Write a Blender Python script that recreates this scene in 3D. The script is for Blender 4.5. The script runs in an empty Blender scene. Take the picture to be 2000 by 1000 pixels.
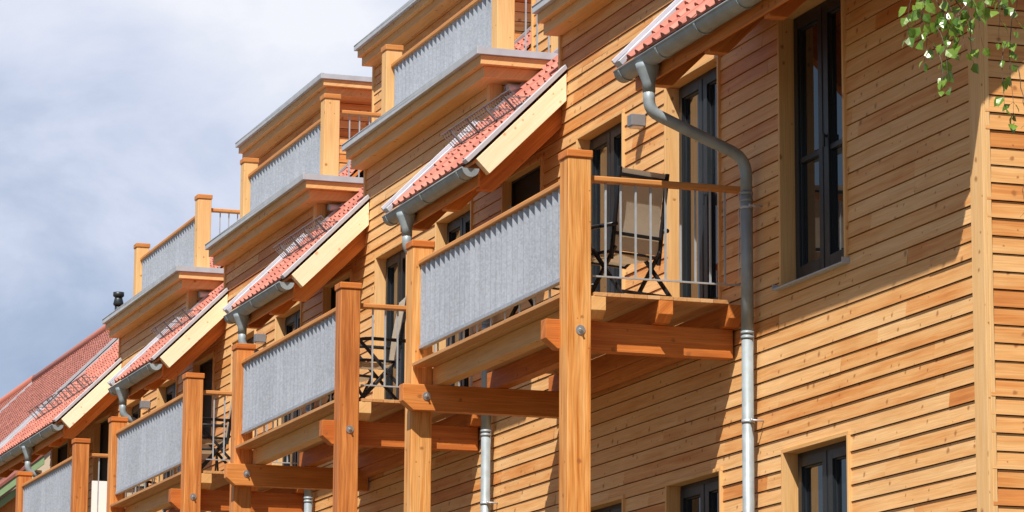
import bpy, math, random
from mathutils import Vector, Matrix, noise as mnoise
R = random.Random(7)
S = bpy.context.scene
COL = S.collection
P = 6.9656            # width of one house unit along the facade
GZ = -6.2             # ground level (balcony deck is z = 0)
FAR, NEAR = -31.2, 4.42
PITCH, ZR0 = 0.1289, -2.030

# ------------------------------------------------------------------ materials
def new_mat(name):
    m = bpy.data.materials.new(name); m.use_nodes = True
    nt = m.node_tree; nt.nodes.clear()
    out = nt.nodes.new('ShaderNodeOutputMaterial'); b = nt.nodes.new('ShaderNodeBsdfPrincipled')
    nt.links.new(b.outputs[0], out.inputs[0])
    return m, nt, b
def N(nt, t, **kw):
    n = nt.nodes.new(t)
    for k, v in kw.items():
        if isinstance(v, tuple) and k == 'inp':
            pass
        setattr(n, k, v)
    return n
def math_n(nt, op, a, b=None, c=None):
    n = nt.nodes.new('ShaderNodeMath'); n.operation = op
    for i, v in enumerate((a, b, c)):
        if v is None: continue
        if isinstance(v, (int, float)): n.inputs[i].default_value = v
        else: nt.links.new(v, n.inputs[i])
    return n.outputs[0]
def ramp(nt, fac, stops):
    n = nt.nodes.new('ShaderNodeValToRGB'); e = n.color_ramp.elements
    while len(e) < len(stops): e.new(0.5)
    for el, (p, c) in zip(e, stops):
        el.position = p; el.color = (c[0], c[1], c[2], 1) if len(c) == 3 else c
    nt.links.new(fac, n.inputs[0])
    return n.outputs[0]
def mix(nt, fac, a, b, blend='MIX'):
    n = nt.nodes.new('ShaderNodeMix'); n.data_type = 'RGBA'; n.blend_type = blend
    if isinstance(fac, (int, float)): n.inputs[0].default_value = fac
    else: nt.links.new(fac, n.inputs[0])
    for i, v in ((6, a), (7, b)):
        if isinstance(v, tuple): n.inputs[i].default_value = (v[0], v[1], v[2], 1)
        else: nt.links.new(v, n.inputs[i])
    return n.outputs[2]
def noise(nt, vec, scale, detail=3, rough=0.55, dist=0.0):
    n = nt.nodes.new('ShaderNodeTexNoise'); n.inputs['Scale'].default_value = scale
    n.inputs['Detail'].default_value = detail; n.inputs['Roughness'].default_value = rough
    n.inputs['Distortion'].default_value = dist
    nt.links.new(vec, n.inputs['Vector'])
    return n.outputs['Fac']
def xyz(nt, x, y, z=0.0):
    n = nt.nodes.new('ShaderNodeCombineXYZ')
    for i, v in enumerate((x, y, z)):
        if isinstance(v, (int, float)): n.inputs[i].default_value = v
        else: nt.links.new(v, n.inputs[i])
    return n.outputs[0]
def bump(nt, b, h, strength, dist):
    n = nt.nodes.new('ShaderNodeBump'); n.inputs['Strength'].default_value = strength
    n.inputs['Distance'].default_value = dist
    nt.links.new(h, n.inputs['Height']); nt.links.new(n.outputs[0], b.inputs['Normal'])

def wood(name, stops, knots=0.35, grain=1.0, kc=(0.27, 0.095, 0.028), rough=0.55, spec=0.3):
    """timber: u runs along the grain, v across it (metres); the 'board' attribute differs from board to board"""
    m, nt, b = new_mat(name)
    uv = N(nt, 'ShaderNodeUVMap'); uv.uv_map = 'UVMap'
    s = N(nt, 'ShaderNodeSeparateXYZ'); nt.links.new(uv.outputs[0], s.inputs[0])
    at = N(nt, 'ShaderNodeAttribute'); at.attribute_name = 'board'
    sa = N(nt, 'ShaderNodeSeparateColor'); nt.links.new(at.outputs['Color'], sa.inputs[0])
    oi = N(nt, 'ShaderNodeObjectInfo')
    tone, off = sa.outputs[0], sa.outputs[1]
    off = math_n(nt, 'ADD', math_n(nt, 'MULTIPLY', off, 71.0), math_n(nt, 'MULTIPLY', oi.outputs['Random'], 53.0))
    u = math_n(nt, 'ADD', s.outputs[0], off); v = math_n(nt, 'ADD', s.outputs[1], math_n(nt, 'MULTIPLY', off, 0.37))
    # wobble of the grain lines
    wob = noise(nt, xyz(nt, math_n(nt, 'MULTIPLY', u, 1.6), math_n(nt, 'MULTIPLY', v, 5.0)), 1.0, 2)
    vw = math_n(nt, 'ADD', v, math_n(nt, 'MULTIPLY', math_n(nt, 'SUBTRACT', wob, 0.5), 0.05))
    fine = noise(nt, xyz(nt, math_n(nt, 'MULTIPLY', u, 2.2), math_n(nt, 'MULTIPLY', vw, 95.0)), 1.0, 3, 0.6)
    broad = noise(nt, xyz(nt, math_n(nt, 'MULTIPLY', u, 0.9), math_n(nt, 'MULTIPLY', vw, 17.0)), 1.0, 3, 0.6)
    blot = noise(nt, xyz(nt, math_n(nt, 'MULTIPLY', u, 1.3), math_n(nt, 'MULTIPLY', v, 3.0), 3.3), 1.0, 3, 0.6)
    f = math_n(nt, 'ADD', math_n(nt, 'MULTIPLY', tone, 0.66),
               math_n(nt, 'ADD', math_n(nt, 'MULTIPLY', math_n(nt, 'SUBTRACT', broad, 0.5), 0.75 * grain),
                      math_n(nt, 'MULTIPLY', math_n(nt, 'SUBTRACT', blot, 0.5), 0.5)))
    f = math_n(nt, 'ADD', f, math_n(nt, 'MULTIPLY_ADD', oi.outputs['Random'], 0.26, 0.05))
    c = ramp(nt, f, stops)
    g = math_n(nt, 'MULTIPLY_ADD', math_n(nt, 'SUBTRACT', fine, 0.5), 0.55 * grain, 1.0)
    gc = xyz(nt, g, g, g)
    c = mix(nt, 1.0, c, gc, 'MULTIPLY')
    # knots
    vo = N(nt, 'ShaderNodeTexVoronoi'); vo.inputs['Scale'].default_value = 1.0
    kw = noise(nt, xyz(nt, math_n(nt, 'MULTIPLY', u, 28.0), math_n(nt, 'MULTIPLY', v, 28.0), 9.0), 1.0, 3, .6)
    kd = math_n(nt, 'MULTIPLY', math_n(nt, 'SUBTRACT', kw, .5), .26)
    nt.links.new(xyz(nt, math_n(nt, 'ADD', math_n(nt, 'MULTIPLY', u, 7.5), kd), math_n(nt, 'ADD', math_n(nt, 'MULTIPLY', v, 8.0), kd), 0.0), vo.inputs['Vector'])
    vo.voronoi_dimensions = '2D'
    sc = N(nt, 'ShaderNodeSeparateColor'); nt.links.new(vo.outputs['Color'], sc.inputs[0])
    has = math_n(nt, 'LESS_THAN', sc.outputs[0], knots)
    size = math_n(nt, 'MULTIPLY_ADD', math_n(nt, 'POWER', sc.outputs[1], 1.8), 0.13, 0.055)
    mr = N(nt, 'ShaderNodeMapRange'); mr.interpolation_type = 'SMOOTHSTEP'
    nt.links.new(math_n(nt, 'DIVIDE', vo.outputs['Distance'], size), mr.inputs['Value'])
    mr.inputs['From Min'].default_value = 0.35; mr.inputs['From Max'].default_value = 1.5
    mr.inputs['To Min'].default_value = 0.75; mr.inputs['To Max'].default_value = 0.0
    k = math_n(nt, 'MULTIPLY', mr.outputs[0], has)
    c = mix(nt, k, c, kc)
    nt.links.new(c, b.inputs['Base Color'])
    b.inputs['Roughness'].default_value = rough
    b.inputs['Specular IOR Level'].default_value = spec
    bump(nt, b, fine, 0.25, 0.002)
    return m

M = {}
M['siding'] = wood('larch_siding', [(0.0, (.75, .47, .225)), (.36, (.675, .362, .14)), (.62, (.58, .235, .066)), (1.0, (.43, .13, .034))], 0.30, 1.3)
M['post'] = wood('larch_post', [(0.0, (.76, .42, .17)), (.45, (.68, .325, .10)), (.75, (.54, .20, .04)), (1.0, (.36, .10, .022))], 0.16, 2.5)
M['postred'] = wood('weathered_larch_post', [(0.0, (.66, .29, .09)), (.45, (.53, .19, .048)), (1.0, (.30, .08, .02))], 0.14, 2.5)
M['beam'] = wood('larch_beam', [(0.0, (.66, .27, .075)), (.5, (.57, .19, .042)), (1.0, (.42, .115, .022))], 0.18, 1.9)
M['pale'] = wood('spruce_board', [(0.0, (.93, .83, .66)), (.5, (.88, .74, .52)), (1.0, (.78, .55, .30))], 0.40, 0.8, (.60, .30, .11))
M['trim'] = wood('larch_trim', [(0.0, (.76, .50, .25)), (.5, (.68, .39, .155)), (1.0, (.55, .25, .075))], 0.18, 1.2)
M['rail'] = wood('larch_rail', [(0.0, (.62, .30, .10)), (.6, (.52, .21, .06)), (1.0, (.42, .14, .035))], 0.06, 1.3)
M['deck'] = wood('larch_deck', [(0.0, (.62, .37, .18)), (.6, (.52, .26, .10)), (1.0, (.38, .16, .05))], 0.15, 1.3)

def metal(name, col, rough, metallic, var=0.2, scale=9.0, streak=False, spangle=0.0):
    m, nt, b = new_mat(name)
    tc = N(nt, 'ShaderNodeTexCoord')
    vec = tc.outputs['Object']
    if streak:
        mp = N(nt, 'ShaderNodeMapping'); mp.inputs['Scale'].default_value = (1, 1, 0.06)
        nt.links.new(vec, mp.inputs[0]); v2 = mp.outputs[0]
    else: v2 = vec
    n1 = noise(nt, v2, scale, 4)
    f = math_n(nt, 'MULTIPLY_ADD', math_n(nt, 'SUBTRACT', n1, .5), var * 2.2, 1.0)
    if spangle:
        vo = N(nt, 'ShaderNodeTexVoronoi'); vo.inputs['Scale'].default_value = 55.0; nt.links.new(vec, vo.inputs['Vector'])
        sp = N(nt, 'ShaderNodeSeparateColor'); nt.links.new(vo.outputs['Color'], sp.inputs[0])
        f = math_n(nt, 'ADD', f, math_n(nt, 'MULTIPLY', math_n(nt, 'SUBTRACT', sp.outputs[0], .5), spangle))
        mp2 = N(nt, 'ShaderNodeMapping'); mp2.inputs['Scale'].default_value = (26, 26, .9); nt.links.new(vec, mp2.inputs[0])
        f = math_n(nt, 'ADD', f, math_n(nt, 'MULTIPLY', math_n(nt, 'SUBTRACT', noise(nt, mp2.outputs[0], 1.0, 4, .6), .5), .26))
        mp3 = N(nt, 'ShaderNodeMapping'); mp3.inputs['Scale'].default_value = (.9, 1, .35); nt.links.new(vec, mp3.inputs[0])
        f = math_n(nt, 'ADD', f, math_n(nt, 'MULTIPLY', math_n(nt, 'SUBTRACT', noise(nt, mp3.outputs[0], 1.6, 3), .5), .35))
    c = mix(nt, 1.0, (col[0], col[1], col[2]), xyz(nt, f, f, f), 'MULTIPLY')
    nt.links.new(c, b.inputs['Base Color'])
    b.inputs['Metallic'].default_value = metallic
    r = math_n(nt, 'MULTIPLY_ADD', n1, 0.25, rough - 0.12)
    nt.links.new(r, b.inputs['Roughness'])
    return m
M['zinc'] = metal('weathered_zinc', (.29, .34, .375), .50, .22, .42, 6)
M['galv'] = metal('galvanised_steel', (.385, .42, .49), .5, .3, .05, 16, True, .24)
M['galvbar'] = metal('galvanised_bar', (.46, .50, .55), .5, .45, .15, 12)
M['sheet'] = metal('zinc_sheet', (.44, .48, .54), .6, .25, .2, 6)
M['darksheet'] = metal('dark_flashing', (.33, .33, .37), .5, .4, .25, 8)
M['whitestrip'] = metal('pale_flashing', (.50, .50, .56), .5, .2, .12, 8)
M['steel'] = metal('steel_bolt', (.55, .57, .60), .35, .8, .1, 30)
M['guard'] = metal('snow_guard_steel', (.20, .20, .22), .5, .5, .2, 12)
M['black'] = metal('black_coated_tube', (.012, .012, .015), .4, 0.0, .2, 20)
M['darkpipe'] = metal('dark_cowl', (.03, .04, .045), .4, .3, .2, 10)
M['lamp'] = metal('grey_lamp_housing', (.20, .21, .24), .5, .2, .06, 10)
M['frame'] = metal('anthracite_frame', (.012, .017, .023), .45, 0.0, .12, 5)
M['membrane'] = metal('wall_membrane', (.12, .045, .014), .9, 0.0, .2, 3)
M['inner'] = metal('dark_interior', (.02, .02, .022), .9, 0.0, .2, 2)
M['white'] = metal('white_board', (.88, .87, .88), .6, 0.0, .02, 2)
M['green'] = metal('green_paint', (.24, .36, .19), .55, 0.0, .15, 4)
M['plaster'] = metal('pale_plaster', (.60, .50, .38), .9, 0.0, .1, 3)

m, nt, b = new_mat('window_glass')
b.inputs['Base Color'].default_value = (.010, .012, .016, 1); b.inputs['Roughness'].default_value = .015
b.inputs['IOR'].default_value = 2.35
tc = N(nt, 'ShaderNodeTexCoord'); bump(nt, b, noise(nt, tc.outputs['Object'], 1.3, 1), .05, .01)
M['glass'] = m
m, nt, b = new_mat('insect_screen')
b.inputs['Base Color'].default_value = (.016, .013, .013, 1); b.inputs['Roughness'].default_value = .7
M['screen'] = m

m, nt, b = new_mat('beige_textile')
tc = N(nt, 'ShaderNodeTexCoord')
c = ramp(nt, noise(nt, tc.outputs['Object'], 60, 2), [(.3, (.62, .55, .45)), (.7, (.72, .64, .53))])
nt.links.new(c, b.inputs['Base Color']); b.inputs['Roughness'].default_value = .8
tr = N(nt, 'ShaderNodeBsdfTranslucent'); tr.inputs['Color'].default_value = (.80, .72, .60, 1)
mx = N(nt, 'ShaderNodeMixShader'); mx.inputs[0].default_value = .45
out = [n for n in nt.nodes if n.type == 'OUTPUT_MATERIAL'][0]
nt.links.new(b.outputs[0], mx.inputs[1]); nt.links.new(tr.outputs[0], mx.inputs[2]); nt.links.new(mx.outputs[0], out.inputs[0])
M['textile'] = m

def tile_mat(name, c0, c1, c2):
    m, nt, b = new_mat(name)
    at = N(nt, 'ShaderNodeAttribute'); at.attribute_name = 'board'
    sa = N(nt, 'ShaderNodeSeparateColor'); nt.links.new(at.outputs['Color'], sa.inputs[0])
    tc = N(nt, 'ShaderNodeTexCoord')
    n1 = noise(nt, tc.outputs['Object'], 14, 4)
    f = math_n(nt, 'ADD', math_n(nt, 'MULTIPLY', sa.outputs[0], .6), math_n(nt, 'MULTIPLY', n1, .45))
    nt.links.new(ramp(nt, f, [(.1, c0), (.5, c1), (.95, c2)]), b.inputs['Base Color'])
    b.inputs['Roughness'].default_value = .6
    b.inputs['Specular IOR Level'].default_value = .35
    return m
M['tile'] = tile_mat('clay_tile', (.53, .205, .155), (.45, .155, .112), (.30, .088, .065))
M['fartile'] = tile_mat('old_clay_tile', (.33, .125, .10), (.275, .095, .075), (.19, .062, .05))

m, nt, b = new_mat('gravel_yard')
tc = N(nt, 'ShaderNodeTexCoord')
nt.links.new(ramp(nt, noise(nt, tc.outputs['Object'], 1.5, 6), [(.3, (.085, .068, .040)), (.7, (.145, .118, .070))]), b.inputs['Base Color'])
b.inputs['Roughness'].default_value = 1
M['grass'] = m

def leaf_mat(name, c0, c1, c2, rough=.38, spec=.5):
    m, nt, b = new_mat(name)
    at = N(nt, 'ShaderNodeAttribute'); at.attribute_name = 'board'
    sa = N(nt, 'ShaderNodeSeparateColor'); nt.links.new(at.outputs['Color'], sa.inputs[0])
    nt.links.new(ramp(nt, sa.outputs[0], [(0, c0), (.5, c1), (1, c2)]), b.inputs['Base Color'])
    b.inputs['Roughness'].default_value = rough; b.inputs['Specular IOR Level'].default_value = spec
    tr = N(nt, 'ShaderNodeBsdfTranslucent'); tr.inputs['Color'].default_value = (.22, .34, .04, 1)
    mx = N(nt, 'ShaderNodeMixShader'); mx.inputs[0].default_value = .3
    out = [n for n in nt.nodes if n.type == 'OUTPUT_MATERIAL'][0]
    nt.links.new(b.outputs[0], mx.inputs[1]); nt.links.new(tr.outputs[0], mx.inputs[2]); nt.links.new(mx.outputs[0], out.inputs[0])
    return m
M['leaf'] = leaf_mat('birch_leaf', (.05, .13, .015), (.11, .22, .025), (.20, .32, .045), .26, .9)
M['leafdark'] = leaf_mat('garden_tree_leaf', (.03, .07, .015), (.06, .12, .025), (.10, .17, .035), .6, .3)
m, nt, b = new_mat('bark')
tc = N(nt, 'ShaderNodeTexCoord')
nt.links.new(ramp(nt, noise(nt, tc.outputs['Object'], 9, 5), [(.35, (.05, .035, .025)), (.65, (.16, .12, .09))]), b.inputs['Base Color'])
b.inputs['Roughness'].default_value = .9
M['bark'] = m
m, nt, b = new_mat('birch_bark')
tc = N(nt, 'ShaderNodeTexCoord')
mp = N(nt, 'ShaderNodeMapping'); mp.inputs['Scale'].default_value = (1, 1, 6); nt.links.new(tc.outputs['Object'], mp.inputs[0])
nt.links.new(ramp(nt, noise(nt, mp.outputs[0], 3, 5), [(.38, (.05, .04, .035)), (.5, (.55, .52, .48))]), b.inputs['Base Color'])
b.inputs['Roughness'].default_value = .8
M['birchbark'] = m

# ------------------------------------------------------------------ mesh building
class MB:
    def __init__(self): self.v = []; self.f = []; self.uv = []; self.c = []; self.sm = []
    def face(self, pts, uvs=None, c=(.5, .5), smooth=False):
        i = len(self.v); self.v += [tuple(p) for p in pts]
        self.f.append(tuple(range(i, i + len(pts))))
        self.uv += uvs if uvs else [(0, 0)] * len(pts)
        self.c += [(c[0], c[1], 0, 1)] * len(pts); self.sm.append(smooth)
    def poly(self, pts, g, c):
        """planar polygon; uv along grain direction g and across"""
        p0 = Vector(pts[0]); n = Vector((0, 0, 0))
        for a in range(len(pts)):
            n += (Vector(pts[a]) - p0).cross(Vector(pts[(a + 1) % len(pts)]) - p0)
        if n.length < 1e-12: return
        n.normalize(); g = Vector(g)
        t = g - n * g.dot(n)
        if t.length < .3: t = n.orthogonal()
        t.normalize(); w = n.cross(t)
        self.face(pts, [(Vector(p).dot(t), Vector(p).dot(w)) for p in pts], c)
    def box(self, x0, x1, y0, y1, z0, z1, g='x', tone=None):
        c = (R.random() if tone is None else tone, R.random())
        self.prism([(x0, y0), (x1, y0), (x1, y1), (x0, y1)], 'z', z0, z1, g, c)
    def prism(self, poly, ax, a0, a1, g='x', c=None, skip=()):
        """extrude a 2D polygon along axis ax: 'x' -> poly (y,z); 'y' -> (x,z); 'z' -> (x,y)"""
        c = c or (R.random(), R.random())
        G = {'x': (1, 0, 0), 'y': (0, 1, 0), 'z': (0, 0, 1)}.get(g, g)
        def pt(p, a): return {'x': (a, p[0], p[1]), 'y': (p[0], a, p[1]), 'z': (p[0], p[1], a)}[ax]
        area = sum(poly[i][0] * poly[(i + 1) % len(poly)][1] - poly[(i + 1) % len(poly)][0] * poly[i][1] for i in range(len(poly)))
        if (area < 0) != (ax == 'y'): poly = poly[::-1]
        self.poly([pt(p, a1) for p in poly], G, c)
        self.poly([pt(p, a0) for p in poly[::-1]], G, c)
        for i in range(len(poly)):
            p, q = poly[i], poly[(i + 1) % len(poly)]
            self.poly([pt(p, a0), pt(q, a0), pt(q, a1), pt(p, a1)], G, c)
    def tube(self, path, r, n=10, cap=True, c=(.5, .5)):
        path = [Vector(p) for p in path]; rs = r if isinstance(r, (list, tuple)) else [r] * len(path)
        rings = []; prev = None
        for i, p in enumerate(path):
            if i == 0: d = path[1] - p
            elif i == len(path) - 1: d = p - path[i - 1]
            else: d = (path[i + 1] - p).normalized() + (p - path[i - 1]).normalized()
            d.normalize()
            if prev is None:
                s = d.orthogonal().normalized()
            else:
                s = prev - d * prev.dot(d); s.normalize()
            prev = s; t = d.cross(s)
            i0 = len(self.v)
            self.v += [tuple(p + (s * math.cos(k * 2 * math.pi / n) + t * math.sin(k * 2 * math.pi / n)) * rs[i]) for k in range(n)]
            rings.append(i0)
        def add(idx, sm):
            self.f.append(idx); self.uv += [(0, 0)] * len(idx); self.c += [(c[0], c[1], 0, 1)] * len(idx); self.sm.append(sm)
        for a, b2 in zip(rings, rings[1:]):
            for k in range(n):
                k2 = (k + 1) % n
                add((a + k, a + k2, b2 + k2, b2 + k), True)
        if cap:
            add(tuple(rings[0] + k for k in range(n))[::-1], False); add(tuple(rings[-1] + k for k in range(n)), False)
    def bar(self, p, q, w, h=None, up=(0, 0, 1)):
        """square bar between two points"""
        p, q = Vector(p), Vector(q); h = h or w; d = (q - p).normalized(); u = Vector(up)
        s = d.cross(u)
        if s.length < .05: s = d.cross(Vector((1, 0, 0)))
        s.normalize(); u = s.cross(d)
        o = [s * w / 2 + u * h / 2, -s * w / 2 + u * h / 2, -s * w / 2 - u * h / 2, s * w / 2 - u * h / 2]
        c = (R.random(), R.random())
        for k in range(4):
            a, b2 = o[k], o[(k + 1) % 4]
            self.poly([p + a, p + b2, q + b2, q + a], d, c)
        self.poly([p + a for a in o[::-1]], d, c); self.poly([q + a for a in o], d, c)
    def build(self, name, mat, parent=None, bevel=0.0, auto=False):
        me = bpy.data.meshes.new(name); me.from_pydata(self.v, [], self.f)
        if self.f:
            l = me.uv_layers.new(name='UVMap'); l.data.foreach_set('uv', [x for t in self.uv for x in t])
            a = me.color_attributes.new('board', 'FLOAT_COLOR', 'CORNER'); a.data.foreach_set('color', [x for t in self.c for x in t])
            me.polygons.foreach_set('use_smooth', self.sm)
        me.materials.append(M[mat]); me.update()
        o = bpy.data.objects.new(name, me); COL.objects.link(o)
        if bevel:
            import bmesh
            bm = bmesh.new(); bm.from_mesh(me); bmesh.ops.remove_doubles(bm, verts=bm.verts, dist=1e-5); bm.to_mesh(me); bm.free()
            md = o.modifiers.new('bevel', 'BEVEL'); md.width = bevel; md.segments = 2; md.limit_method = 'ANGLE'
        if parent: o.parent = parent
        return o
def tag(o, label=None, cat=None, group=None, kind=None):
    if label: o['label'] = label
    if cat: o['category'] = cat
    if group: o['group'] = group
    if kind: o['kind'] = kind
    return o
def thing(name, label, cat, loc=(0, 0, 0), group=None, rz=0):
    o = bpy.data.objects.new(name, None); COL.objects.link(o); o.location = loc; o.rotation_euler = (0, 0, rz)
    o.empty_display_size = .3
    return tag(o, label, cat, group)
def copy_tree(o, parent=None, shift=None):
    c = o.copy(); COL.objects.link(c); c.parent = parent
    if shift: c.location = Vector(c.location) + Vector(shift)
    for ch in list(o.children): copy_tree(ch, c)
    return c

# ------------------------------------------------------------------ clapboard walls
GAP = .007
def siding(mb, mp, a0, a1, z0, z1, holes=(), flip=False, lap=.013, back=None):
    """rows of lapped boards; mp(a, out, z) places a point; holes = (a0, a1, z0, z1); zclip(a) -> lowest z"""
    r0 = math.floor((z0 - ZR0) / PITCH)
    r1 = math.ceil((z1 - ZR0) / PITCH)
    for r in range(r0, r1):
        zb, zt = ZR0 + r * PITCH, ZR0 + (r + 1) * PITCH
        lo, hi = max(zb, z0), min(zt, z1)
        if hi - lo < .004: continue
        cuts = {a0, a1}
        for h in holes:
            if h[2] < hi and h[3] > lo:
                for x in (h[0], h[1]):
                    if a0 < x < a1: cuts.add(x)
        joints = []; x = a0 + R.uniform(.3, 4.5)
        while x < a1 - .4:
            joints.append(x); x += R.uniform(1.6, 5.0)
        cs = sorted(cuts | set(joints))
        c = (min(1, max(0, R.betavariate(1.1, 2.5))), R.random())
        dw = R.uniform(-.003, .003)
        for p, q in zip(cs, cs[1:]):
            if p in joints: c = (min(1, max(0, R.betavariate(1.1, 2.5))), R.random()); dw = R.uniform(-.003, .003)
            segs = [(lo, hi)]
            mid = (p + q) / 2
            for h in holes:
                if h[0] < mid < h[1]:
                    ns = []
                    for s in segs:
                        if h[3] <= s[0] or h[2] >= s[1]: ns.append(s); continue
                        if h[2] > s[0]: ns.append((s[0], h[2]))
                        if h[3] < s[1]: ns.append((h[3], s[1]))
                    segs = ns
            for s0, s1 in segs:
                if s1 - s0 < .003: continue
                def out(z): return lap + dw - (lap + dw - .001) * (z - zb) / PITCH
                def put(m_, pts, uv):
                    if flip: pts, uv = pts[::-1], uv[::-1]
                    m_.face(pts, uv, c)
                u0 = s0 + GAP if abs(s0 - zb) < 1e-6 else s0
                if u0 < s1 - .002:
                    put(mb, [mp(p, out(u0), u0), mp(q, out(u0), u0), mp(q, out(s1), s1), mp(p, out(s1), s1)], [(p, u0), (q, u0), (q, s1), (p, s1)])
                if u0 > s0:
                    put(mb, [mp(p, -.018, u0 + .004), mp(q, -.018, u0 + .004), mp(q, out(u0), u0), mp(p, out(u0), u0)], [(p, s0), (q, s0), (q, s0 + .02), (p, s0 + .02)])
                    if back is not None:
                        put(back, [mp(p, -.016, s0 - .006), mp(q, -.016, s0 - .006), mp(q, -.016, u0 + .006), mp(p, -.016, u0 + .006)], [(0, 0)] * 4)
                if abs(s1 - zt) < 1e-6:
                    put(mb, [mp(p, out(s1), s1), mp(q, out(s1), s1), mp(q, -.017, s1), mp(p, -.017, s1)], [(p, s1), (q, s1), (q, s1 + .02), (p, s1 + .02)])

# ================================================================== APARTMENT BUILDING
bld = thing('apartment_building', 'long larch clad apartment building with flat dormers and red tiled eaves', 'building', (0, 0, GZ))
def bpart(mb, name, mat, parent=None, bevel=0.0, shift=None):
    """a part of the building; geometry is written in world coordinates"""
    o = mb.build(name, mat, bld if parent is None else parent, bevel)
    if parent is None: o.location = (0, 0, -GZ)
    return o

A_, B_, C_ = (-4.16, -2.86), (-1.80, -.50), (-6.45, -5.19)
BIG = (.80, 2.12)
ops = []          # kind, x0, x1, z0, z1
for k in range(4):
    o = -k * P
    for ab in (A_, B_):
        ops.append(('balcony_door', ab[0] + o, ab[1] + o, .03, 2.265))
        ops.append(('window', ab[0] + o, ab[1] + o, -3.62, -1.345))
    ops.append(('screen', C_[0] + o, C_[1] + o, 1.08, 2.285))
    ops.append(('window', C_[0] + o, C_[1] + o, -3.62, -1.345))
ops.append(('screen', -30.95, -29.5, .7, 2.285))
ops.append(('big', BIG[0], BIG[1], 0.0, 2.285))
ops.append(('window', BIG[0], BIG[1], -3.62, -1.345))
holes = [(x0, x1, z0, z1) for _, x0, x1, z0, z1 in ops]

front = lambda a, o, z: (a, -o, z)
w = MB(); bk = MB()
siding(w, front, FAR, 4.305, GZ + .3, 2.93, holes, back=bk)
w.box(FAR, 4.30, .02, .12, GZ, GZ + .32, 'x')
wo = bpart(w, 'wall', 'siding'); bk.build('wall_membrane', 'membrane', wo)
w = MB(); bk = MB(); siding(w, lambda a, o, z: (NEAR + .075 + o, a, z), .0, 9.6, GZ + .3, 3.0, back=bk)
# triangle of the gable
r0 = int((3.0 - ZR0) / PITCH)
for r in range(r0, r0 + 40):
    zb = ZR0 + r * PITCH
    y0 = max(0.0, zb - 2.9); y1 = 9.6 - y0
    if y1 - y0 < .2 or zb < 2.95: continue
    siding(w, lambda a, o, z: (NEAR + .075 + o, a, z), y0, y1, zb, zb + PITCH - .001, back=bk)
wo = bpart(w, 'gable_wall', 'siding'); bk.build('wall_membrane', 'membrane', wo)
w = MB(); w.prism([(0, GZ), (9.6, GZ), (9.6, 2.85), (4.8, 7.6), (0, 2.85)], 'x', FAR, FAR + .1, 'y'); w.box(FAR + .1, NEAR, 9.5, 9.6, GZ, 2.85)
bpart(w, 'rear_wall', 'siding')
# corner board: two boards meeting
w = MB()
w.box(4.305, 4.505, -.030, .0, GZ, 3.0, 'z', .25)
w.box(4.476, 4.507, .0, .035, GZ, 3.0, 'z', .2)
bpart(w, 'corner_board', 'trim', bevel=.003)
# dark backing inside the openings so nothing leaks
w = MB(); w.box(FAR + .12, 4.29, .30, .34, GZ, 2.9)
bpart(w, 'inner_wall', 'inner')

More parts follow.
